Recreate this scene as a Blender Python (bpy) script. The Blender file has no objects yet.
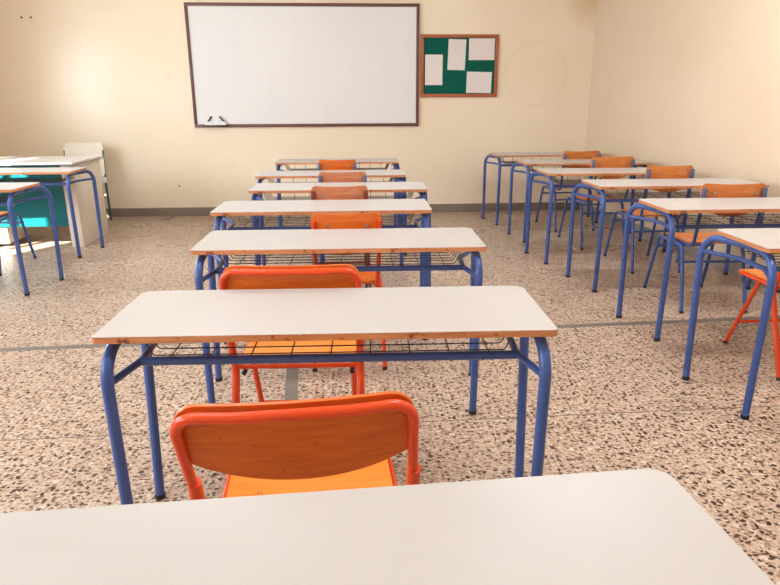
import bpy, bmesh, math, random
from mathutils import Vector, Matrix
C = bpy.context.scene
COL = C.collection
PI = math.pi

# ------------------------------------------------------------------ camera
F_PX, PITCH, YAW, ROLL, CAM_H = 635.5163, 0.2936, 0.0621, -0.0043, 1.3283
def make_camera():
    cp, sp, c, s = math.cos(PITCH), math.sin(PITCH), math.cos(YAW), math.sin(YAW)
    right = Vector((c, -s, 0))
    fwd = Vector((s*cp, c*cp, -sp))
    up = Vector((s*sp, c*sp, cp))
    cr, sr = math.cos(ROLL), math.sin(ROLL)
    xa = right*cr + up*sr
    ya = up*cr - right*sr
    cam = bpy.data.cameras.new('camera')
    cam.sensor_fit = 'HORIZONTAL'; cam.sensor_width = 36.0
    cam.lens = F_PX*36.0/780.0
    cam.clip_start = 0.02
    o = bpy.data.objects.new('camera', cam); COL.objects.link(o)
    m = Matrix((xa, ya, -fwd)).transposed().to_4x4()
    m.translation = Vector((0, 0, CAM_H))
    o.matrix_world = m
    C.camera = o
make_camera()

# ------------------------------------------------------------------ light
w = bpy.data.worlds.new('daylight'); C.world = w; w.use_nodes = True
bg = w.node_tree.nodes['Background']
bg.inputs[0].default_value = (0.80, 0.90, 1.0, 1); bg.inputs[1].default_value = 1.2

SUN_DIR = Vector((0.77, 1.20, -1.0))
sd = bpy.data.lights.new('sun', 'SUN'); sd.energy = 15.0; sd.angle = math.radians(0.9); sd.color = (1.0, 0.95, 0.86)
so = bpy.data.objects.new('sun', sd); COL.objects.link(so); so.location = (-6, 0, 6)
so.rotation_euler = SUN_DIR.to_track_quat('-Z', 'Y').to_euler()

XL, XR, YF, YB, ZC = -4.10, 2.887, 7.789, -1.7, 3.15
WIN = [(-1.3, -0.2), (0.2, 1.4), (4.03, 5.12), (5.47, 5.95)]          # y ranges of the windows in the left wall
WZ0, WZ1 = 1.0, 2.55
WTOP = (2.55, 2.40, 2.30, 2.0)
WIN_W = (24, 54, 70, 24)
FILL_W = 17
WIN_C = ((0.84, 0.93, 1.0), (0.84, 0.93, 1.0), (0.78, 0.90, 1.0), (0.78, 0.90, 1.0))
for i, (a, b) in enumerate(WIN):
    ld = bpy.data.lights.new('window_daylight', 'AREA'); ld.shape = 'RECTANGLE'
    ld.size = WTOP[i]-WZ0; ld.size_y = b-a; ld.energy = WIN_W[i]; ld.color = WIN_C[i]
    lo = bpy.data.objects.new('window_daylight', ld); COL.objects.link(lo)
    lo.location = (XL-0.16, (a+b)/2, (WZ0+WTOP[i])/2); lo.rotation_euler = (0, -PI/2, 0)
vs = C.view_settings
C.display_settings.display_device = 'sRGB'
vs.view_transform = 'Standard'; vs.look = 'None'; vs.gamma = 1.0; vs.use_curve_mapping = False
vs.exposure = 0.83

# ------------------------------------------------------------------ material helpers
def lin(r, g, b):
    f = lambda v: (v/255/12.92) if v/255 <= 0.04045 else ((v/255+0.055)/1.055)**2.4
    return (f(r), f(g), f(b), 1)
class NT:
    def __init__(self, name, rough=0.5, spec=0.5, coat=0.0):
        self.m = bpy.data.materials.new(name); self.m.use_nodes = True
        self.t = self.m.node_tree; self.b = self.t.nodes['Principled BSDF']
        self.b.inputs['Roughness'].default_value = rough
        self.b.inputs['Specular IOR Level'].default_value = spec
        self.b.inputs['Coat Weight'].default_value = coat
        self.tc = None
    def n(self, kind, **kw):
        x = self.t.nodes.new(kind)
        for k, v in kw.items():
            if hasattr(x, k): setattr(x, k, v)
            else: x.inputs[k.replace('_', ' ')].default_value = v
        return x
    def l(self, a, b): self.t.links.new(a, b)
    def coord(self, scale=(1, 1, 1), which='Object'):
        if not self.tc: self.tc = self.n('ShaderNodeTexCoord')
        mp = self.n('ShaderNodeMapping'); mp.inputs['Scale'].default_value = scale
        self.l(self.tc.outputs[which], mp.inputs['Vector']); return mp.outputs['Vector']
    def noise(self, vec, scale, detail=3, rough=0.5, dist=0.0):
        x = self.n('ShaderNodeTexNoise'); x.inputs['Scale'].default_value = scale
        x.inputs['Detail'].default_value = detail; x.inputs['Roughness'].default_value = rough
        x.inputs['Distortion'].default_value = dist
        self.l(vec, x.inputs['Vector']); return x.outputs['Fac']
    def ramp(self, fac, stops, interp='LINEAR'):
        r = self.n('ShaderNodeValToRGB'); r.color_ramp.interpolation = interp
        e = r.color_ramp.elements
        while len(e) < len(stops): e.new(0.5)
        for el, (p, c) in zip(e, stops):
            el.position = p; el.color = c if len(c) == 4 else (*c, 1)
        self.l(fac, r.inputs['Fac']); return r.outputs['Color']
    def mix(self, fac, a, b, mode='MIX'):
        x = self.n('ShaderNodeMix'); x.data_type = 'RGBA'; x.blend_type = mode
        for s, v in ((0, fac), (6, a), (7, b)):
            if hasattr(v, 'default_value') or hasattr(v, 'links'): self.l(v, x.inputs[s])
            else: x.inputs[s].default_value = v
        return x.outputs[2]
    def base(self, v):
        if hasattr(v, 'links'): self.l(v, self.b.inputs['Base Color'])
        else: self.b.inputs['Base Color'].default_value = v
        return self
    def bump(self, h, strength=0.2, dist=0.01):
        x = self.n('ShaderNodeBump'); x.inputs['Strength'].default_value = strength
        x.inputs['Distance'].default_value = dist
        self.l(h, x.inputs['Height']); self.l(x.outputs['Normal'], self.b.inputs['Normal'])
K0, K1 = (0, 0, 0, 1), (1, 1, 1, 1)

def flat(name, rgb, rough=0.5, spec=0.5, var=0.12, scale=9, coat=0.0, metal=0.0):
    t = NT(name, rough, spec, coat); c = lin(*rgb)
    d = (c[0]*(1-var), c[1]*(1-var), c[2]*(1-var), 1)
    t.base(t.mix(t.noise(t.coord(), scale, 4), d, c)); t.b.inputs['Metallic'].default_value = metal
    return t.m

def paint(name, rgb, chip, rough=0.32, amount=0.70):
    """glossy enamel on steel tube, with small chips down to a darker tone"""
    t = NT(name, rough, 0.5); c = lin(*rgb)
    v = t.coord()
    body = t.mix(t.noise(v, 6, 3), (c[0]*.86, c[1]*.86, c[2]*.88, 1), c)
    f = t.ramp(t.noise(v, 55, 4, 0.6), [(amount, K0), (amount+.04, K1)])
    t.base(t.mix(f, body, lin(*chip)))
    t.bump(t.noise(v, 30, 2), 0.05, 0.002)
    return t.m

def plywood(name, rgb, dark, rough=0.35, grain=(3, 30, 30), wear=0.67):
    t = NT(name, rough, 0.5); c, d = lin(*rgb), lin(*dark)
    g = t.noise(t.coord(grain), 2.2, 5, 0.6, 0.6)
    col = t.mix(t.ramp(g, [(0.32, K0), (0.68, K1)]), d, c)
    n2 = t.noise(t.coord(), 26, 4, 0.65)
    f = t.ramp(n2, [(wear, K0), (wear+.06, K1)])
    t.base(t.mix(f, col, (d[0]*.45, d[1]*.4, d[2]*.4, 1)))
    return t.m

def laminate(name):
    t = NT(name, 0.36, 0.35)
    a = t.noise(t.coord(), 5, 4); 
    t.base(t.mix(a, lin(190, 183, 177), lin(199, 193, 188)))
    return t.m

def wall_mat(name, rgb, stain, stains=(), lo=0.60, rough=0.42):
    t = NT(name, rough, 0.5)
    c = lin(*rgb); v = t.coord(which='Object')
    big = t.noise(v, 0.9, 3, 0.5)
    col = t.mix(t.ramp(big, [(0.35, K0), (0.7, K1)]), (c[0]*.955, c[1]*.935, c[2]*.90, 1), c)
    f = t.ramp(t.noise(v, 2.6, 5, 0.65), [(lo, K0), (lo+.14, (.35, .35, .35, 1))])
    col = t.mix(f, col, lin(*stain))
    for (px, py, pz, r0, r1, rgb2, k) in stains:            # old water and tape marks, each with a place of its own
        mp = t.n('ShaderNodeVectorMath'); mp.operation = 'DISTANCE'
        t.l(v, mp.inputs[0]); mp.inputs[1].default_value = (px, py, pz)
        if r0 > 0:
            q = t.ramp(mp.outputs['Value'], [(max(0, r0-r1), K0), (r0, (k, k, k, 1)), (r0+r1, K0)])
        else:
            ad = t.n('ShaderNodeMath'); ad.operation = 'MULTIPLY_ADD'
            t.l(t.noise(v, 4, 4), ad.inputs[0]); ad.inputs[1].default_value = 0.5*r1
            t.l(mp.outputs['Value'], ad.inputs[2])
            q = t.ramp(ad.outputs[0], [(r1*.25, (k, k, k, 1)), (min(1, r1*1.2), K0)])
        col = t.mix(q, col, lin(*rgb2))
    t.base(col)
    t.bump(t.noise(v, 18, 4), 0.06, 0.01)
    return t.m

def terrazzo():
    t = NT('terrazzo', 0.30, 0.45); v = t.coord()
    c = t.mix(t.noise(v, 1.1, 3), lin(198, 172, 149), lin(209, 187, 167))
    fine = t.noise(v, 70, 3, 0.7)
    c = t.mix(t.ramp(fine, [(0.38, K1), (0.52, K0)]), c, lin(158, 128, 104))
    c = t.mix(t.ramp(t.noise(v, 46, 2, 0.6), [(0.57, K0), (0.66, (.8, .8, .8, 1))]), c, lin(232, 218, 204))
    def chips(scale, thr, rgb, size, stretch):
        nonlocal c
        # distorted coordinates give the chips broken outlines
        nz = t.n('ShaderNodeTexNoise'); nz.inputs['Scale'].default_value = scale*1.6; nz.inputs['Detail'].default_value = 2
        vv = t.coord(stretch); t.l(vv, nz.inputs['Vector'])
        va = t.n('ShaderNodeVectorMath'); va.operation = 'MULTIPLY_ADD'
        t.l(nz.outputs['Color'], va.inputs[0]); va.inputs[1].default_value = (.6/scale,)*3; t.l(vv, va.inputs[2])
        vo = t.n('ShaderNodeTexVoronoi'); vo.voronoi_dimensions = '2D'; vo.inputs['Scale'].default_value = scale
        t.l(va.outputs[0], vo.inputs['Vector'])
        sep = t.n('ShaderNodeSeparateColor'); t.l(vo.outputs['Color'], sep.inputs[0])
        keep = t.ramp(sep.outputs[0], [(thr, K0), (thr+.01, K1)], 'CONSTANT')
        rad = t.n('ShaderNodeMath'); rad.operation = 'MULTIPLY'; t.l(sep.outputs[1], rad.inputs[0]); rad.inputs[1].default_value = size
        ad = t.n('ShaderNodeMath'); ad.operation = 'ADD'; t.l(rad.outputs[0], ad.inputs[0]); ad.inputs[1].default_value = size*.35
        lt = t.n('ShaderNodeMath'); lt.operation = 'LESS_THAN'
        t.l(vo.outputs['Distance'], lt.inputs[0]); t.l(ad.outputs[0], lt.inputs[1])
        mu = t.n('ShaderNodeMath'); mu.operation = 'MULTIPLY'; t.l(keep, mu.inputs[0]); t.l(lt.outputs[0], mu.inputs[1])
        c = t.mix(mu.outputs[0], c, lin(*rgb))
    chips(52, 0.55, (158, 126, 104), 0.34, (1, 1, 1))
    chips(44, 0.40, (94, 69, 56), 0.28, (.85, 1.3, 1))
    chips(33, 0.64, (66, 47, 40), 0.27, (1.3, 1, 1))
    t.base(c)
    rr = t.ramp(t.noise(v, 2.0, 3), [(0.3, (.24, .24, .24, 1)), (0.7, (.36, .36, .36, 1))])
    t.l(rr, t.b.inputs['Roughness'])
    return t.m

def whiteboard_mat():
    t = NT('whiteboard enamel', 0.28, 0.4); v = t.coord()
    f = t.ramp(t.noise(t.coord((1, 1, .25)), 7, 4, 0.6), [(0.55, K0), (0.8, (.2, .2, .2, 1))])
    t.base(t.mix(f, lin(236, 234, 233), lin(214, 212, 214)))
    return t.m

M = {}
M['laminate'] = laminate('white laminate')
M['ply_edge'] = plywood('plywood edge', (216, 152, 104), (188, 116, 70), 0.5, (3, 3, 60), 0.60)
M['blue'] = paint('blue enamel', (66, 94, 158), (52, 66, 104))
M['blue_dull'] = paint('worn blue grey enamel', (92, 104, 142), (70, 76, 96))
M['orange_paint'] = paint('orange red enamel', (240, 80, 30), (120, 40, 26), 0.25, 0.72)
M['brown_paint'] = paint('brown enamel', (132, 62, 44), (70, 40, 34))
M['ply_orange'] = plywood('orange varnished plywood', (226, 116, 34), (208, 94, 24), 0.33)
M['ply_seat_lit'] = plywood('lit orange varnished plywood', (244, 156, 70), (232, 134, 50), 0.38)  # the orange plywood again, lightened to carry the light falling on seats
M['ply_tan'] = plywood('tan varnished plywood', (222, 138, 70), (198, 110, 48), 0.35)
M['ply_pink'] = plywood('faded plywood', (214, 142, 100), (192, 112, 74), 0.42)
M['rubber'] = flat('black rubber', (42, 40, 42), 0.7)
M['wire'] = flat('dark wire', (64, 66, 80), 0.4, metal=0.2)
M['wall_front'] = wall_mat('cream wall paint', (249, 233, 209), (241, 220, 187),
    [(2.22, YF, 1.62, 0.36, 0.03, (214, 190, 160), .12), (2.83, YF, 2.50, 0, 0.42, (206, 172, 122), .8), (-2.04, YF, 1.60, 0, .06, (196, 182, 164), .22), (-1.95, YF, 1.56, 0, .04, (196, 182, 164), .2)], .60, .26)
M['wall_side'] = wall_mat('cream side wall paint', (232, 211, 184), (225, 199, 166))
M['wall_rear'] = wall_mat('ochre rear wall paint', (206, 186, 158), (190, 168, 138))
M['ceiling'] = flat('white ceiling paint', (240, 238, 232), 0.8, var=.03)
M['floor'] = terrazzo()
M['skirt'] = flat('grey brown skirting stone', (150, 134, 120), 0.45, var=.35, scale=5)
M['skirt_grey'] = flat('pale grey skirting stone', (168, 158, 150), 0.4, var=.2, scale=5)
M['strip'] = flat('grey floor joint', (128, 118, 108), 0.5, var=.25, scale=12)
M['wb'] = whiteboard_mat()
M['wb_frame'] = flat('brown board frame', (112, 72, 64), 0.4, var=.25)
M['frame_wood'] = plywood('reddish wood frame', (186, 104, 62), (156, 78, 44), 0.4, (20, 20, 20))
M['felt'] = flat('green felt', (24, 104, 88), 0.9, 0.1, var=.35, scale=5)
M['paper'] = flat('white paper', (236, 228, 224), 0.8, 0.2, var=.04)
M['cream'] = flat('cream laminate', (234, 222, 204), 0.4, 0.4, var=.05, scale=4)
M['grey_top'] = flat('pale grey laminate', (226, 222, 216), 0.22, 0.6, var=.05)
M['dark_edge'] = flat('dark edge banding', (84, 84, 92), 0.5)
M['teal'] = flat('teal painted panel', (10, 118, 126), 0.35, 0.5, var=.15, scale=3)
M['teal_metal'] = flat('teal enamel', (30, 92, 88), 0.35)
M['steel'] = flat('bare metal', (170, 170, 172), 0.3, metal=0.8)
M['white_plastic'] = flat('white plastic', (240, 240, 240), 0.4, var=.03)
M['black_plastic'] = flat('black plastic', (36, 38, 42), 0.4)
M['plaster'] = flat('filled plaster', (230, 214, 190), 0.8)

# ------------------------------------------------------------------ mesh helpers
def obj(name, bm, mats, parent=None, smooth=True, angle=40):
    me = bpy.data.meshes.new(name)
    bmesh.ops.recalc_face_normals(bm, faces=bm.faces)
    bm.to_mesh(me); bm.free()
    for m in (mats if isinstance(mats, (list, tuple)) else [mats]): me.materials.append(m)
    if smooth:
        me.polygons.foreach_set('use_smooth', [True]*len(me.polygons))
        try: me.set_sharp_from_angle(angle=math.radians(angle))
        except Exception: pass
    o = bpy.data.objects.new(name, me); COL.objects.link(o)
    if parent: o.parent = parent
    return o

def box(bm, x0, x1, y0, y1, z0, z1, mi=0, bevel=0.0):
    t = bmesh.new()
    bmesh.ops.create_cube(t, size=1)
    for v in t.verts:
        v.co = Vector((x0 if v.co.x < 0 else x1, y0 if v.co.y < 0 else y1, z0 if v.co.z < 0 else z1))
    if bevel > 0: bmesh.ops.bevel(t, geom=list(t.edges), offset=bevel, segments=2, affect='EDGES', profile=0.5)
    merge(bm, t, mi)

def merge(bm, t, mi=0):
    mp = {}
    for v in t.verts: mp[v] = bm.verts.new(v.co)
    for f in t.faces:
        try:
            g = bm.faces.new([mp[v] for v in f.verts]); g.material_index = mi or f.material_index
        except ValueError: pass
    t.free()

def fillet(pts, r, seg=7):
    pts = [Vector(p) for p in pts]; out = [pts[0]]
    rr = r if isinstance(r, (list, tuple)) else [r]*(len(pts)-2)
    for i in range(1, len(pts)-1):
        a, b, c = pts[i-1], pts[i], pts[i+1]
        u, v = (a-b).normalized(), (c-b).normalized()
        ang = u.angle(v)
        if ang > PI-0.02 or rr[i-1] <= 0: out.append(b); continue
        d = min(rr[i-1]/math.tan(ang/2), (a-b).length*.49, (c-b).length*.49)
        R = d*math.tan(ang/2)
        p0, p1 = b+u*d, b+v*d
        cen = b+(u+v).normalized()*(R/math.sin(ang/2))
        n = max(2, int(seg*(PI-ang)/1.5)+1)
        q0, q1 = p0-cen, p1-cen
        for k in range(n+1):
            th = PI-ang; a_ = k/n*th
            out.append(cen + (q0*math.sin(th-a_)+q1*math.sin(a_))/math.sin(th))
    out.append(pts[-1]); return out

def tube(bm, pts, rad, r=0.0, sides=12, mi=0, seg=7, caps=True):
    P = fillet(pts, r, seg) if len(pts) > 2 else [Vector(p) for p in pts]
    Q = [P[0]]
    for p in P[1:]:
        if (p-Q[-1]).length > 1e-5: Q.append(p)
    P = Q; n = len(P)
    T = [((P[min(i+1, n-1)]-P[max(i-1, 0)]).normalized()) for i in range(n)]
    up = Vector((0, 0, 1)) if abs(T[0].z) < 0.9 else Vector((1, 0, 0))
    N = (up-T[0]*up.dot(T[0])).normalized(); rings = []
    for i in range(n):
        N = (N-T[i]*N.dot(T[i])).normalized(); B = T[i].cross(N)
        rings.append([bm.verts.new(P[i]+(N*math.cos(2*PI*k/sides)+B*math.sin(2*PI*k/sides))*rad) for k in range(sides)])
    for i in range(n-1):
        for k in range(sides):
            f = bm.faces.new((rings[i][k], rings[i][(k+1) % sides], rings[i+1][(k+1) % sides], rings[i+1][k])); f.material_index = mi
    if caps:
        for ring in (rings[0][::-1], rings[-1]):
            f = bm.faces.new(ring); f.material_index = mi

def rrect(w2, d2, r, seg=8, rn=None):
    pts = []; rn = rn or r
    for sx, sy, a0 in ((1, 1, 0), (-1, 1, 90), (-1, -1, 180), (1, -1, 270)):
        r_ = r if sy > 0 else rn; cx, cy = sx*(w2-r_), sy*(d2-r_)
        for k in range(seg+1):
            a = math.radians(a0+90*k/seg); pts.append((cx+r_*math.cos(a), cy+r_*math.sin(a)))
    return pts

def plate(bm, outline, z0, z1, bev=0.0, mi_side=0, mi_top=0):
    """prism over a 2-D outline in x,y; small chamfer on the upper rim"""
    def shrink(pts, d):
        n = len(pts); out = []
        for i in range(n):
            a, b, c = Vector(pts[i-1]), Vector(pts[i]), Vector(pts[(i+1) % n])
            e1, e2 = (b-a), (c-b)
            if e1.length < 1e-7: e1 = e2
            if e2.length < 1e-7: e2 = e1
            n1 = Vector((-e1.y, e1.x)).normalized(); n2 = Vector((-e2.y, e2.x)).normalized()
            out.append(tuple(b+(n1+n2).normalized()*d))
        return out
    levels = [(z0, outline), (z1-bev, outline)]
    if bev > 0: levels.append((z1, shrink(outline, bev)))
    R = [[bm.verts.new((x, y, z)) for x, y in o] for z, o in levels]
    n = len(outline)
    for a, b in zip(R[:-1], R[1:]):
        for i in range(n):
            f = bm.faces.new((a[i], a[(i+1) % n], b[(i+1) % n], b[i])); f.material_index = mi_side
    f = bm.faces.new(R[0][::-1]); f.material_index = mi_side
    f = bm.faces.new(R[-1]); f.material_index = mi_top

def sheet(bm, fn, nu, nv, thick, mi=0):
    """curved board: fn(u,v) -> (point, normal) with u,v in 0..1"""
    A = [[None]*(nv+1) for _ in range(nu+1)]; B = [[None]*(nv+1) for _ in range(nu+1)]
    for i in range(nu+1):
        for j in range(nv+1):
            p, n = fn(i/nu, j/nv)
            A[i][j] = bm.verts.new(p+n*thick/2); B[i][j] = bm.verts.new(p-n*thick/2)
    for i in range(nu):
        for j in range(nv):
            bm.faces.new((A[i][j], A[i+1][j], A[i+1][j+1], A[i][j+1]))
            bm.faces.new((B[i][j], B[i][j+1], B[i+1][j+1], B[i+1][j]))
    for i in range(nu):
        bm.faces.new((A[i][0], B[i][0], B[i+1][0], A[i+1][0])); bm.faces.new((A[i][nv], A[i+1][nv], B[i+1][nv], B[i][nv]))
    for j in range(nv):
        bm.faces.new((A[0][j], A[0][j+1], B[0][j+1], B[0][j])); bm.faces.new((A[nu][j], B[nu][j], B[nu][j+1], A[nu][j+1]))

def tag(o, label, cat, group=None):
    o['label'] = label; o['category'] = cat
    if group: o['group'] = group
    return o
def thing(name, label, cat, loc, rot=0.0, group=None):
    o = bpy.data.objects.new(name, None); COL.objects.link(o); o.empty_display_size = 0.1
    o.location = loc; o.rotation_euler = (0, 0, rot)
    return tag(o, label, cat, group)
def structure(name, bm, mats, smooth=False):
    o = obj(name, bm, mats, None, smooth); o['kind'] = 'structure'; return o
def copy_thing(src, loc, rot, label):
    r = src.copy(); COL.objects.link(r); r.location = loc; r.rotation_euler = (0, 0, rot); r['label'] = label
    for ch in list(src.children):
        c = ch.copy(); COL.objects.link(c); c.parent = r
        for g in list(ch.children):
            d = g.copy(); COL.objects.link(d); d.parent = c
    return r

# ------------------------------------------------------------------ the room
XRB = XR+.43                                           # the right wall is not quite square to the front wall
def slab(bm, d0, d1, z0, z1):
    q = [(XR+d0, YF), (XR+d1, YF), (XRB+d1, YB-.3), (XRB+d0, YB-.3)]
    lo = [bm.verts.new((x, y, z0)) for x, y in q]; hi = [bm.verts.new((x, y, z1)) for x, y in q]
    bm.faces.new(lo); bm.faces.new(hi[::-1])
    for i in range(4): bm.faces.new((lo[i], lo[(i+1) % 4], hi[(i+1) % 4], hi[i]))
bm = bmesh.new(); box(bm, XL-.3, XRB+.2, YB-.3, YF+.2, -0.1, 0); structure('floor', bm, M['floor'])
bm = bmesh.new(); box(bm, XL-.3, XRB+.2, YB-.3, YF+.2, ZC, ZC+.1); structure('ceiling', bm, M['ceiling'])
bm = bmesh.new(); box(bm, XL-.3, XR+.2, YF, YF+.2, 0, ZC); structure('wall_front', bm, M['wall_front'])
bm = bmesh.new(); slab(bm, 0, .2, 0, ZC); structure('wall_right', bm, M['wall_side'])

def pierced(name, wins, z0, z1, a0, a1, mk):
    """a wall made of the pieces between its windows"""
    bm = bmesh.new()
    mk(bm, a0, a1, 0, z0); mk(bm, a0, a1, z1, ZC)
    e = a0
    for k, (a, b) in enumerate(wins):
        mk(bm, e, a, z0, z1); e = b
        if WTOP[k] < z1: mk(bm, a, b, WTOP[k], z1)
    mk(bm, e, a1, z0, z1)
    return structure(name, bm, M['wall_side'])
pierced('wall_left', WIN, WZ0, WZ1, YB-.3, YF, lambda bm, a, b, c, d: box(bm, XL-.14, XL, a, b, c, d))
bm = bmesh.new(); box(bm, XL, 3.6, YB-.3, YB, 0, ZC); structure('wall_rear', bm, M['wall_rear'])
def window(i, mk, a, b, z0, z1):
    bm = bmesh.new(); t = .05
    mk(bm, a, b, z0, z0+t); mk(bm, a, b, z1-t, z1); mk(bm, a, a+t, z0+t, z1-t); mk(bm, b-t, b, z0+t, z1-t)
    m = (a+b)/2; mk(bm, m-t/2, m+t/2, z0+t, z1-t)
    structure('window_%d' % i, bm, M['white_plastic'])
for i, (a, b) in enumerate(WIN): window(i+1, lambda bm, a, b, c, d: box(bm, XL-.11, XL-.06, a, b, c, d), a, b, WZ0, WTOP[i])

bm = bmesh.new(); box(bm, XL+.014, XR-.014, YF-.014, YF, 0, .10, 0, .003); structure('baseboard_front', bm, M['skirt'])
bm = bmesh.new(); slab(bm, -.014, 0, 0, .10); structure('baseboard_right', bm, M['skirt_grey'])
bm = bmesh.new(); box(bm, XL, XL+.014, YB, YF, 0, .10, 0, .003); structure('baseboard_left', bm, M['skirt'])
# flush joint strips set in the terrazzo
def strip(name, p, q, w_):
    p, q = Vector(p), Vector(q); d = (q-p).normalized(); n = Vector((-d.y, d.x))*w_/2
    bm = bmesh.new()
    lo = [bm.verts.new((*(v), -.004)) for v in (p-n, q-n, q+n, p+n)]
    hi = [bm.verts.new((v.co.x, v.co.y, .0006)) for v in lo]
    bm.faces.new(hi); bm.faces.new(lo[::-1])
    for i in range(4): bm.faces.new((lo[i], lo[(i+1) % 4], hi[(i+1) % 4], hi[i]))
    structure(name, bm, M['strip'])
strip('trim_1', (XL+.02, 3.348), (XR+.15, 3.668), .055)
strip('trim_2', (-.275, 2.40), (-.345, 3.51), .062)
strip('trim_3', (XL+.02, 2.36), (XR+.2, 2.509), .006)

# unseen lamps above the frame, added to even out the room light
def fill_lamp(x, y, label):
    t = thing('fill_lamp', label, 'added fill lamp', (x, y, ZC), 0, 'added fill lamps')
    bm = bmesh.new(); box(bm, -.64, .64, -.09, .09, -.055, 0, 0, .004); obj('housing', bm, M['white_plastic'], t)
    for s in (-1, 1):
        bm = bmesh.new(); tube(bm, [(-.60, s*.05, -.075), (.60, s*.05, -.075)], .013, 0, 10); obj('fill_tube', bm, M['white_plastic'], t)
    ld = bpy.data.lights.new('fill_light', 'AREA'); ld.shape = 'RECTANGLE'; ld.size = 1.2; ld.size_y = .16
    ld.energy = FILL_W*(1.3 if x > 0 else 0.8); ld.color = (0.96, 0.97, 1.0)
    lo = bpy.data.objects.new('fill_light', ld); COL.objects.link(lo); lo.parent = t; lo.location = (0, 0, -.10)
for x, y, lab in ((-1.2, 1.3, 'added fill lamp on the ceiling at rear left, above the left row of desks'), (1.6, 1.3, 'added fill lamp on the ceiling at rear right, above the right row of desks'),
                  (-1.2, 4.6, 'added fill lamp on the ceiling at front left, above the left row of desks'), (1.6, 4.0, 'added fill lamp on the ceiling at front right, above the right row of desks')):
    fill_lamp(x, y, lab)

# ------------------------------------------------------------------ student desks
TH, W2, D2 = 0.757, 0.60, 0.2064
def make_desk(label):
    t = thing('school_desk', label, 'desk', (0, 0, 0), 0, 'student desks')
    bm = bmesh.new(); plate(bm, rrect(W2, D2, .034, 8, .014), TH-.019, TH-.0015, 0, 0, 0)
    top = obj('tabletop', bm, M['ply_edge'], t)
    bm = bmesh.new(); plate(bm, rrect(W2-.0005, D2-.0005, .034, 8, .014), TH-.0015, TH, .0008)
    obj('laminate', bm, M['laminate'], top)['label'] = 'white laminate surface'
    r = 0.0160
    for s in (-1, 1):
        zt = TH-.019-r
        near = [(s*.568, -.192, .012), (s*.570, -.218, zt), (s*.556, 0.0, zt)]
        far = [(s*.632, .2124, .012), (s*.626, .248, zt), (s*.556, 0.0, zt)]
        for pts, ft in ((near, near[0]), (far, far[0])):
            bm = bmesh.new(); tube(bm, pts, r, .098, 14, 0, 10)
            lg = obj('leg', bm, M['blue'], t)
            bm = bmesh.new(); tube(bm, [(ft[0], ft[1], 0), (ft[0], ft[1], .017)], r+.0015, 0, 14)
            obj('rubber_foot', bm, M['rubber'], lg)
        bm = bmesh.new()
        tube(bm, [(s*.570, -.212, .628), (s*.524, -.085, .641), (s*.530, .07, .645), (s*.628, .240, .648)], .0105, [.06, .06], 10)
        obj('side_rail', bm, M['blue'], t)
    bm = bmesh.new(); tube(bm, [(-.524, -.09, .641), (.524, -.09, .641)], .0125, 0, 12)
    obj('crossbar', bm, M['blue'], t)
    bm = bmesh.new(); zb = .661
    for k in range(6):
        y = -.098+.05*k
        tube(bm, [(-.52, y, .738), (-.485, y, zb), (.485, y, zb), (.52, y, .738)], .0020, .012, 6, 0, 4)
    for k in range(9):
        x = -.44+.11*k
        tube(bm, [(x, -.100, zb-.005), (x, .15, zb-.005), (x, .178, .738)], .0022, .012, 6, 0, 4)
    obj('wire_basket', bm, M['wire'], t)['label'] = 'dark wire book basket'
    return t
DESKS = [  # x, y, rotation, label
    (-.090, .640, .049, 'white student desk in the foreground, cut off by the bottom edge'),
    (-.060, 1.742, -.027, 'white student desk with blue legs, just ahead of the foreground red-orange chair'),
    (-.043, 2.718, -.023, 'white student desk in middle row, third from the camera'),
    (-.150, 3.636, -.016, 'white student desk in middle row, fourth from the camera'),
    (-.073, 4.481, -.023, 'white student desk in middle row, third from the whiteboard wall'),
    (-.150, 5.340, -.009, 'white student desk in middle row, second from the whiteboard wall'),
    (-.119, 6.490, -.009, 'white student desk in middle row, closest to the whiteboard wall'),
    (2.184, 7.083, .021, 'white student desk in right row, closest to the wall with the boards'),
    (2.254, 6.137, -.030, 'white student desk in right row, second from the wall with the boards'),
    (2.210, 5.289, -.022, 'white student desk in right row, third from the wall with the boards'),
    (2.315, 4.472, -.014, 'white student desk in right row, fourth from the wall with the boards'),
    (2.315, 3.497, -.020, 'white student desk in right row, second from the camera, whole left end in view'),
    (2.264, 2.560, -.029, 'white student desk nearest the camera in right row, cut by right edge'),
    (-2.890, 4.723, -.027, 'white student desk at left edge of the photo, nearer of two in left row'),
    (-2.982, 5.835, .030, 'white student desk in left row standing right before the teal teacher desk'),
]
proto = None
for x, y, a, lab in DESKS:
    if proto is None:
        proto = make_desk(lab); proto.location = (x, y, 0); proto.rotation_euler = (0, 0, a)
    else: copy_thing(proto, (x, y, 0), a, lab)

# ------------------------------------------------------------------ chairs
def seat_board(t, mat, w_, y0, y1, z, name='seat'):
    bm = bmesh.new(); cy, d2 = (y0+y1)/2, (y1-y0)/2; r = .045; nu, nv = 16, 14
    def fn(u, v):
        yy = -d2+2*d2*v
        ex = max(0, abs(yy)-(d2-r)); half = w_/2-(r-math.sqrt(max(0, r*r-ex*ex)) if ex > 0 else 0)
        xx = -half+2*half*u
        zz = z-.010*math.exp(-((yy+.04)/.12)**2)*(1-(xx/(w_/2))**2) - .028*max(0, (yy-d2+.09)/.09)**2
        return Vector((xx, cy+yy, zz)), Vector((0, 0, 1))
    sheet(bm, fn, nu, nv, .011)
    return obj(name, bm, mat, t)

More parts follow.
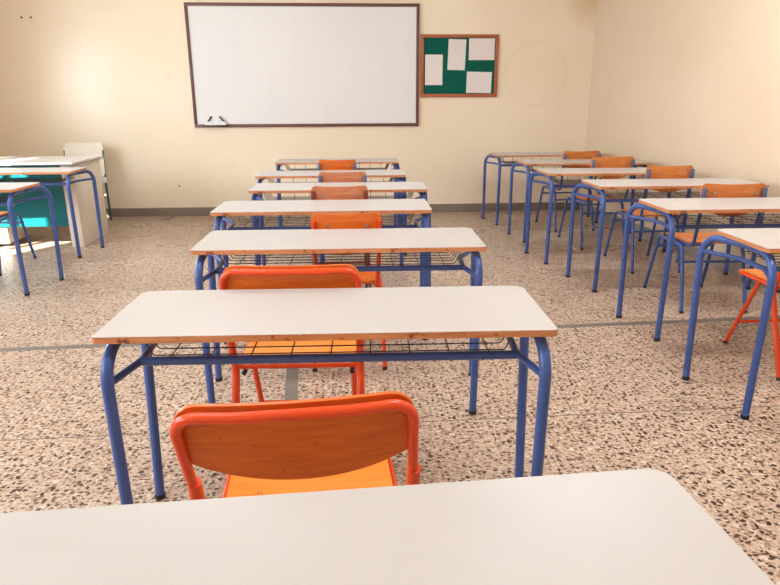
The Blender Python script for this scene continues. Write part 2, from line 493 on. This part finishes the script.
def back_board(t, mat, w_, ztop, ybot, ytop, hs, hm, bow, r=.035, sag=0.0, square=False):
    """curved plywood back: hs side height, hm extra height at the middle of the lower edge"""
    bm = bmesh.new(); nu, nv = 26, 10
    lean = (ytop-ybot)/(hs+hm)
    def fn(u, v):
        # round the corners by pulling the vertical extent in near the ends
        uu = 2*u-1; uu = math.copysign(1-(1-abs(uu))**1.35, uu)
        x = uu*w_/2; e = max(0, abs(x)-(w_/2-r)); cut = r-math.sqrt(max(0, r*r-e*e))
        zt = ztop-cut-sag*(1-uu*uu)
        zb = ztop-hs-hm*(1-uu*uu)**.85+(0 if square else min(cut, .02))
        z = zb+(zt-zb)*v
        y = ytop-(ztop-z)*lean-bow*(1-uu*uu)
        return Vector((x, y, z)), Vector((-2*bow*uu*2/w_*-1, 1, 0)).normalized()*1.0
    sheet(bm, fn, nu, nv, .011)
    return obj('backrest', bm, mat, t)

def orange_chair(label, loc, rot, w_, ztop, wood, frame='orange_paint', skew=(0, 0), yt=-.235):
    t = thing('school_chair', label, 'chair', loc, rot, 'student chairs')
    h = w_/2; f = M[frame]
    zt = ztop-.0155
    lean = (yt+.165)/(zt-.63)
    bm = bmesh.new()
    tube(bm, [(-h, -.150, .585), (-h, yt, zt), (-h*.5, yt-.018, zt), (h*.5, yt-.018, zt), (h, yt, zt), (h, -.150, .585)],
         .0105, [.05, .3, .3, .05], 14, 0, 9)
    hoop = obj('back_hoop', bm, f, t)
    for s in (-1, 1):
        bm = bmesh.new(); tube(bm, [(s*h, -.25, .012), (s*h, -.095, .42), (s*h, -.168, .635)], .0140, .07, 14)
        lg = obj('leg', bm, f, t)
        bm = bmesh.new(); tube(bm, [(s*h, -.2545, 0), (s*h, -.249, .016)], .0160, 0, 12); obj('rubber_foot', bm, M['rubber'], lg)
        x = s*(h-.030)
        bm = bmesh.new(); tube(bm, [(x, .25, .012), (x, .045, .462-.03)], .0110, 0, 12)
        lg = obj('leg', bm, f, t)
        bm = bmesh.new(); tube(bm, [(x, .2545, 0), (x, .246, .016)], .0130, 0, 12); obj('rubber_foot', bm, M['rubber'], lg)
        bm = bmesh.new(); tube(bm, [(s*h, -.092, .427), (s*(h-.012), -.06, .430), (s*(h-.012), .19, .434)], .0095, .03, 10)
        obj('seat_rail', bm, f, t)
        bm = bmesh.new(); tube(bm, [(s*(h-.030), -.107, .410), (s*(h-.030), -.085, .410)], .0085, 0, 10)
        obj('bolt', bm, M['black_plastic'], t)
    bm = bmesh.new(); tube(bm, [(-h+.006, -.094, .430), (h-.006, -.094, .430)], .0085, 0, 10)
    tube(bm, [(-h+.012, .186, .434), (h-.012, .186, .434)], .0085, 0, 10); obj('seat_crossbar', bm, f, t)
    bm = bmesh.new(); tube(bm, [(-h+.03, .176, .155), (h-.03, .176, .155)], .0085, 0, 10); obj('stretcher', bm, f, t)
    seat_board(t, M['ply_seat_lit'], w_-.035, -.085, .245, .450)
    bk = back_board(t, M[wood], w_+.012, ztop, -.172, yt+.020, .125, .055, .020, .05, 0, True)
    for o in (hoop, bk):                                  # backs bent out of true by years of use
        for v in o.data.vertices:
            k = max(0, (v.co.z-.58)/(ztop-.58)); v.co.y += v.co.x/h*skew[1]*k; v.co.x += skew[0]*k
    return t

def u_chair(label, loc, rot, w_, ztop, wood, frame='blue', bracket=True):
    t = thing('school_chair', label, 'chair', loc, rot, 'student chairs')
    f = M[frame]; h = w_/2; hp = h-.012
    yt = -.330
    for s in (-1, 1):
        zt = .418
        fr = [(s*(h+.012), .295, .012), (s*h, .175, zt), (s*h, -.02, zt)]
        rr = [(s*(h+.012), -.295, .012), (s*h, -.175, zt), (s*h, -.02, zt)]
        for pts, k in ((fr, 1), (rr, -1)):
            bm = bmesh.new(); tube(bm, pts, .0115, .06, 12); lg = obj('leg', bm, f, t)
            a = pts[0]; bm = bmesh.new()
            tube(bm, [(a[0], a[1]+k*.004, 0), (a[0], a[1]-k*.001, .016)], .0132, 0, 12); obj('rubber_foot', bm, M['rubber'], lg)
        bm = bmesh.new()
        tube(bm, [(s*hp, yt-.004, ztop-.04), (s*hp, -.312, .62), (s*(hp-.012), -.262, .432), (s*(hp-.03), .16, .432)], .0110, [.2, .07], 12)
        obj('back_post', bm, f, t)
        if bracket:
            bm = bmesh.new()          # flattened, bent end of the post gripping the board
            bx = bmesh.new(); box(bx, s*hp-.013, s*hp+.013, yt-.018, yt+.002, ztop-.10, ztop-.026, 0, .009); merge(bm, bx)
            obj('back_bracket', bm, M['blue_dull'] if frame == 'blue' else f, t)
        bm = bmesh.new(); tube(bm, [(s*(hp-.06), yt-.016, ztop-.06), (s*(hp-.06), yt-.006, ztop-.06)], .007, 0, 10)
        obj('screw', bm, M['steel'], t)
    for y in (.222, -.222):
        bm = bmesh.new(); tube(bm, [(-h-.004, y, .335 if y > 0 else .325), (h+.004, y, .335 if y > 0 else .325)], .0085, 0, 10)
        obj('stretcher', bm, f, t)
    seat_board(t, M[wood], w_-.02, -.235, .150, .452)
    back_board(t, M[wood], w_-.002, ztop, -.302, yt+.012, .140, .065, .022, .03, .007)
    return t

orange_chair('large red-orange hoop-backed chair in the foreground, behind the nearest desk', (-.105, 1.250, 0), .050, .422, .826, 'ply_orange', 'orange_paint', (-.012, .006))
orange_chair('red-orange hoop-backed chair in middle row, second from the camera', (-.193, 2.190, 0), -.030, .440, .822, 'ply_orange', 'orange_paint', (0, 0), -.200)
u_chair('orange wooden chair without hoop in middle row, third from the camera', (-.020, 3.315, 0), 0, .334, .822, 'ply_orange', 'orange_paint', False)
u_chair('faded pinkish wooden chair with brown brackets, third from whiteboard in middle row', (-.070, 4.215, 0), .02, .346, .836, 'ply_pink', 'brown_paint')
u_chair('faded wooden chair with blue brackets, second from whiteboard in middle row', (-.052, 5.065, 0), 0, .356, .830, 'ply_pink')
u_chair('small orange wooden chair with blue brackets, closest to whiteboard in middle row', (-.115, 5.970, 0), .03, .336, .840, 'ply_orange')
u_chair('blue tube chair with tan back, closest to the front wall in right row', (2.330, 6.745, 0), .06, .390, .836, 'ply_tan')
u_chair('blue tube chair with tan back, second from front wall in right row', (2.315, 5.900, 0), .04, .390, .849, 'ply_tan')
u_chair('blue tube chair with tan back, third from front wall in right row', (2.428, 5.050, 0), -.02, .362, .852, 'ply_tan')
u_chair('blue tube chair with tan back, fourth from front wall, nearest blue one at right', (2.345, 4.060, 0), -.05, .392, .841, 'ply_tan')
orange_chair('red-orange tube chair at right edge, behind the nearest right desk', (2.285, 3.000, 0), .02, .400, .832, 'ply_orange', 'orange_paint', (0, 0), -.185)
u_chair('blue tube chair between the two left-row desks at the left edge', (-3.010, 5.383, 0), .0, .390, .842, 'ply_tan')

# ------------------------------------------------------------------ teacher's corner
t = thing('teacher_desk', "teacher desk with teal front panel and cream side panels at far left", 'desk', (-3.13, 6.44, 0), 0)
bm = bmesh.new(); plate(bm, rrect(.605, .365, .012), .778, .798, .001); tt = obj('desktop', bm, M['grey_top'], t)
bm = bmesh.new(); box(bm, -.607, .607, -.367, .367, .772, .779); obj('edge_band', bm, M['dark_edge'], tt)
bm = bmesh.new(); box(bm, .475, .585, -.33, .335, 0, .772, 0, .004); obj('side_panel', bm, M['cream'], t)
bm = bmesh.new(); box(bm, -.60, -.13, -.20, .335, .03, .772, 0, .004); ped = obj('drawer_pedestal', bm, M['cream'], t)
for k in range(3):
    bm = bmesh.new(); box(bm, -.585, -.145, .335, .350, .06+.235*k, .28+.235*k, 0, .004); d = obj('drawer', bm, M['cream'], t)
    bm = bmesh.new(); tube(bm, [(-.42, .350, .20+.235*k), (-.42, .372, .20+.235*k), (-.31, .372, .20+.235*k), (-.31, .350, .20+.235*k)], .005, .01, 8); obj('drawer_handle', bm, M['steel'], d)
bm = bmesh.new(); box(bm, -.60, .475, -.285, -.265, .195, .772); obj('modesty_panel', bm, M['teal'], t)['label'] = 'teal front panel'
bm = bmesh.new(); box(bm, -.60, -.13, -.265, -.20, .03, .2); obj('plinth', bm, M['cream'], t)

t = thing('teacher_chair', 'cream-backed chair with teal frame standing behind the teacher desk', 'chair', (-3.015, 7.33, 0), PI-.05)
bm = bmesh.new()
def fn(u, v):
    uu = 2*u-1; x = uu*.222; e = max(0, abs(x)-.182); cut = .04-math.sqrt(max(0, .0016-e*e))
    zt = .885-cut; zb = .50+cut; z = zb+(zt-zb)*v
    return Vector((x, -.20-(z-.45)*.12, z)), Vector((0, 1, 0))
sheet(bm, fn, 20, 8, .024); obj('backrest', bm, M['cream'], t)
bm = bmesh.new(); plate(bm, rrect(.21, .20, .04), .44, .465, .004); obj('seat', bm, M['cream'], t)
for s in (-1, 1):
    bm = bmesh.new(); tube(bm, [(s*.212, -.230, 0), (s*.216, -.205, .45), (s*.216, -.238, .80)], .011, .1, 10); obj('leg', bm, M['teal_metal'], t)
    bm = bmesh.new(); tube(bm, [(s*.205, .20, 0), (s*.205, .17, .44)], .011, 0, 10); obj('leg', bm, M['teal_metal'], t)
    bm = bmesh.new(); box(bm, s*.216-.016, s*.216+.016, -.225, -.185, .44, .50, 0, .004); obj('joint_bracket', bm, M['white_plastic'], t)
    bm = bmesh.new(); tube(bm, [(s*.214, -.220, .28), (s*.206, .18, .28)], .008, 0, 8); obj('stretcher', bm, M['teal_metal'], t)

# ------------------------------------------------------------------ boards on the front wall
def frame_bm(x0, x1, z0, z1, fw, y0, y1):
    bm = bmesh.new()
    for a in ((x0, x1, z1-fw, z1), (x0, x1, z0, z0+fw), (x0, x0+fw, z0+fw, z1-fw), (x1-fw, x1, z0+fw, z1-fw)):
        b = bmesh.new(); box(b, a[0], a[1], y0, y1, a[2], a[3], 0, .003); merge(bm, b)
    return bm
x0, x1, z0, z1 = -1.785, .832, 1.036, 2.372
t = thing('whiteboard', 'large whiteboard in a brown frame on the front wall', 'whiteboard', ((x0+x1)/2, YF, z0))
def rel(o_, bm):
    bmesh.ops.translate(bm, verts=bm.verts, vec=-Vector(o_.location)); return bm
obj('frame', rel(t, frame_bm(x0, x1, z0, z1, .034, YF-.028, YF)), M['wb_frame'], t, True, 30)
bm = bmesh.new(); box(bm, x0+.03, x1-.03, YF-.016, YF-.004, z0+.03, z1-.03); obj('writing_surface', rel(t, bm), M['wb'], t, False)
# marker holder hung over the lower rail
t = thing('marker_holder', 'small white marker holder on the lower left of the whiteboard frame', 'marker holder', (-1.535, YF-.016, 1.062))
bm = bmesh.new(); box(bm, -.115, .115, -.065, -.014, 0, .012, 0, .003); box(bm, -.115, .115, -.066, -.058, .006, .040, 0, .002)
plate_pts = [(-.115, 0), (.115, 0), (.065, .11), (-.065, .11)]
b2 = bmesh.new()
lo = [b2.verts.new((x, -.006, z+.010)) for x, z in plate_pts]; hi = [b2.verts.new((x, -.001, z+.010)) for x, z in plate_pts]
b2.faces.new(lo); b2.faces.new(hi[::-1])
for i in range(4): b2.faces.new((lo[i], lo[(i+1) % 4], hi[(i+1) % 4], hi[i]))
merge(bm, b2); obj('tray', bm, M['white_plastic'], t, False)
bm = bmesh.new(); box(bm, -.118, .118, -.066, -.012, -.012, 0, 0, .002); obj('base', bm, M['black_plastic'], t)
for s, lab in ((-1, 'black marker leaning at left end of the white holder on the whiteboard'), (1, 'black marker leaning at right end of the white holder on the whiteboard')):
    q = thing('marker', lab, 'marker', (-1.535+s*.078, YF-.040, 1.0745), 0, 'whiteboard markers')
    bm = bmesh.new(); tube(bm, [(s*.028, 0, .008), (-s*.020, 0, .068)], .0085, 0, 10); obj('barrel', bm, M['black_plastic'], q)
    bm = bmesh.new(); tube(bm, [(-s*.020, 0, .068), (-s*.032, 0, .083)], .0095, 0, 10); obj('cap', bm, M['black_plastic'], q)

x0, x1, z0, z1 = .850, 1.757, 1.362, 2.050
t = thing('bulletin_board', 'green felt bulletin board in a reddish wood frame beside the whiteboard', 'bulletin board', ((x0+x1)/2, YF, z0))
obj('frame', rel(t, frame_bm(x0, x1, z0, z1, .036, YF-.026, YF)), M['frame_wood'], t, True, 30)
bm = bmesh.new(); box(bm, x0+.03, x1-.03, YF-.012, YF-.003, z0+.03, z1-.03); obj('felt_panel', rel(t, bm), M['felt'], t, False)
def paper(label, cx, cz, w_, h_, rot):
    t = thing('paper_sheet', label, 'paper', (cx, YF-.0125, cz), 0, 'papers on the bulletin board')
    t.rotation_euler = (0, rot, 0)
    bm = bmesh.new()
    sheet(bm, lambda u, v: (Vector(((u-.5)*w_, -.002-.006*(2*v-1)**2*(.4+.6*u), (v-.5)*h_)), Vector((0, 1, 0))), 8, 8, .0008)
    obj('sheet', bm, M['paper'], t)
    for s in (-1, 1):
        bm = bmesh.new(); tube(bm, [(s*(w_/2-.015), -.0105, h_/2-.018), (s*(w_/2-.015), -.004, h_/2-.018)], .005, 0, 8)
        obj('pin', bm, M['white_plastic'], t)
paper('upright white paper at the far left of the green board', 1.005, 1.665, .205, .335, 0)
paper('upright white paper at top centre of the green board', 1.270, 1.830, .205, .335, .03)
paper('sideways white paper at the top right of the green board', 1.560, 1.890, .300, .235, .0)
paper('sideways white paper at the bottom right of the green board', 1.540, 1.525, .295, .235, .02)

# small leftovers on the wall
for px, lab in ((-3.545, 'left of two dark wall screws high on the front wall'), (-3.445, 'right of two dark wall screws high on the front wall')):
    t = thing('wall_screw', lab, 'screw', (px, YF, 2.215), 0, 'wall screws')
    bm = bmesh.new(); tube(bm, [(0, 0, 0), (0, -.02, 0)], .004, 0, 8); obj('shank', bm, M['steel'], t)
    bm = bmesh.new(); tube(bm, [(0, -.02, 0), (0, -.026, -.004)], .010, 0, 10); obj('head', bm, M['black_plastic'], t)
t = obj('nail', (lambda b: (tube(b, [(0, 0, 0), (0, -.02, 0)], .009, 0, 8), b)[1])(bmesh.new()), M['black_plastic'])
t.location = (-2.03, YF, .36); tag(t, 'dark nail low on the front wall left of the middle row', 'nail')
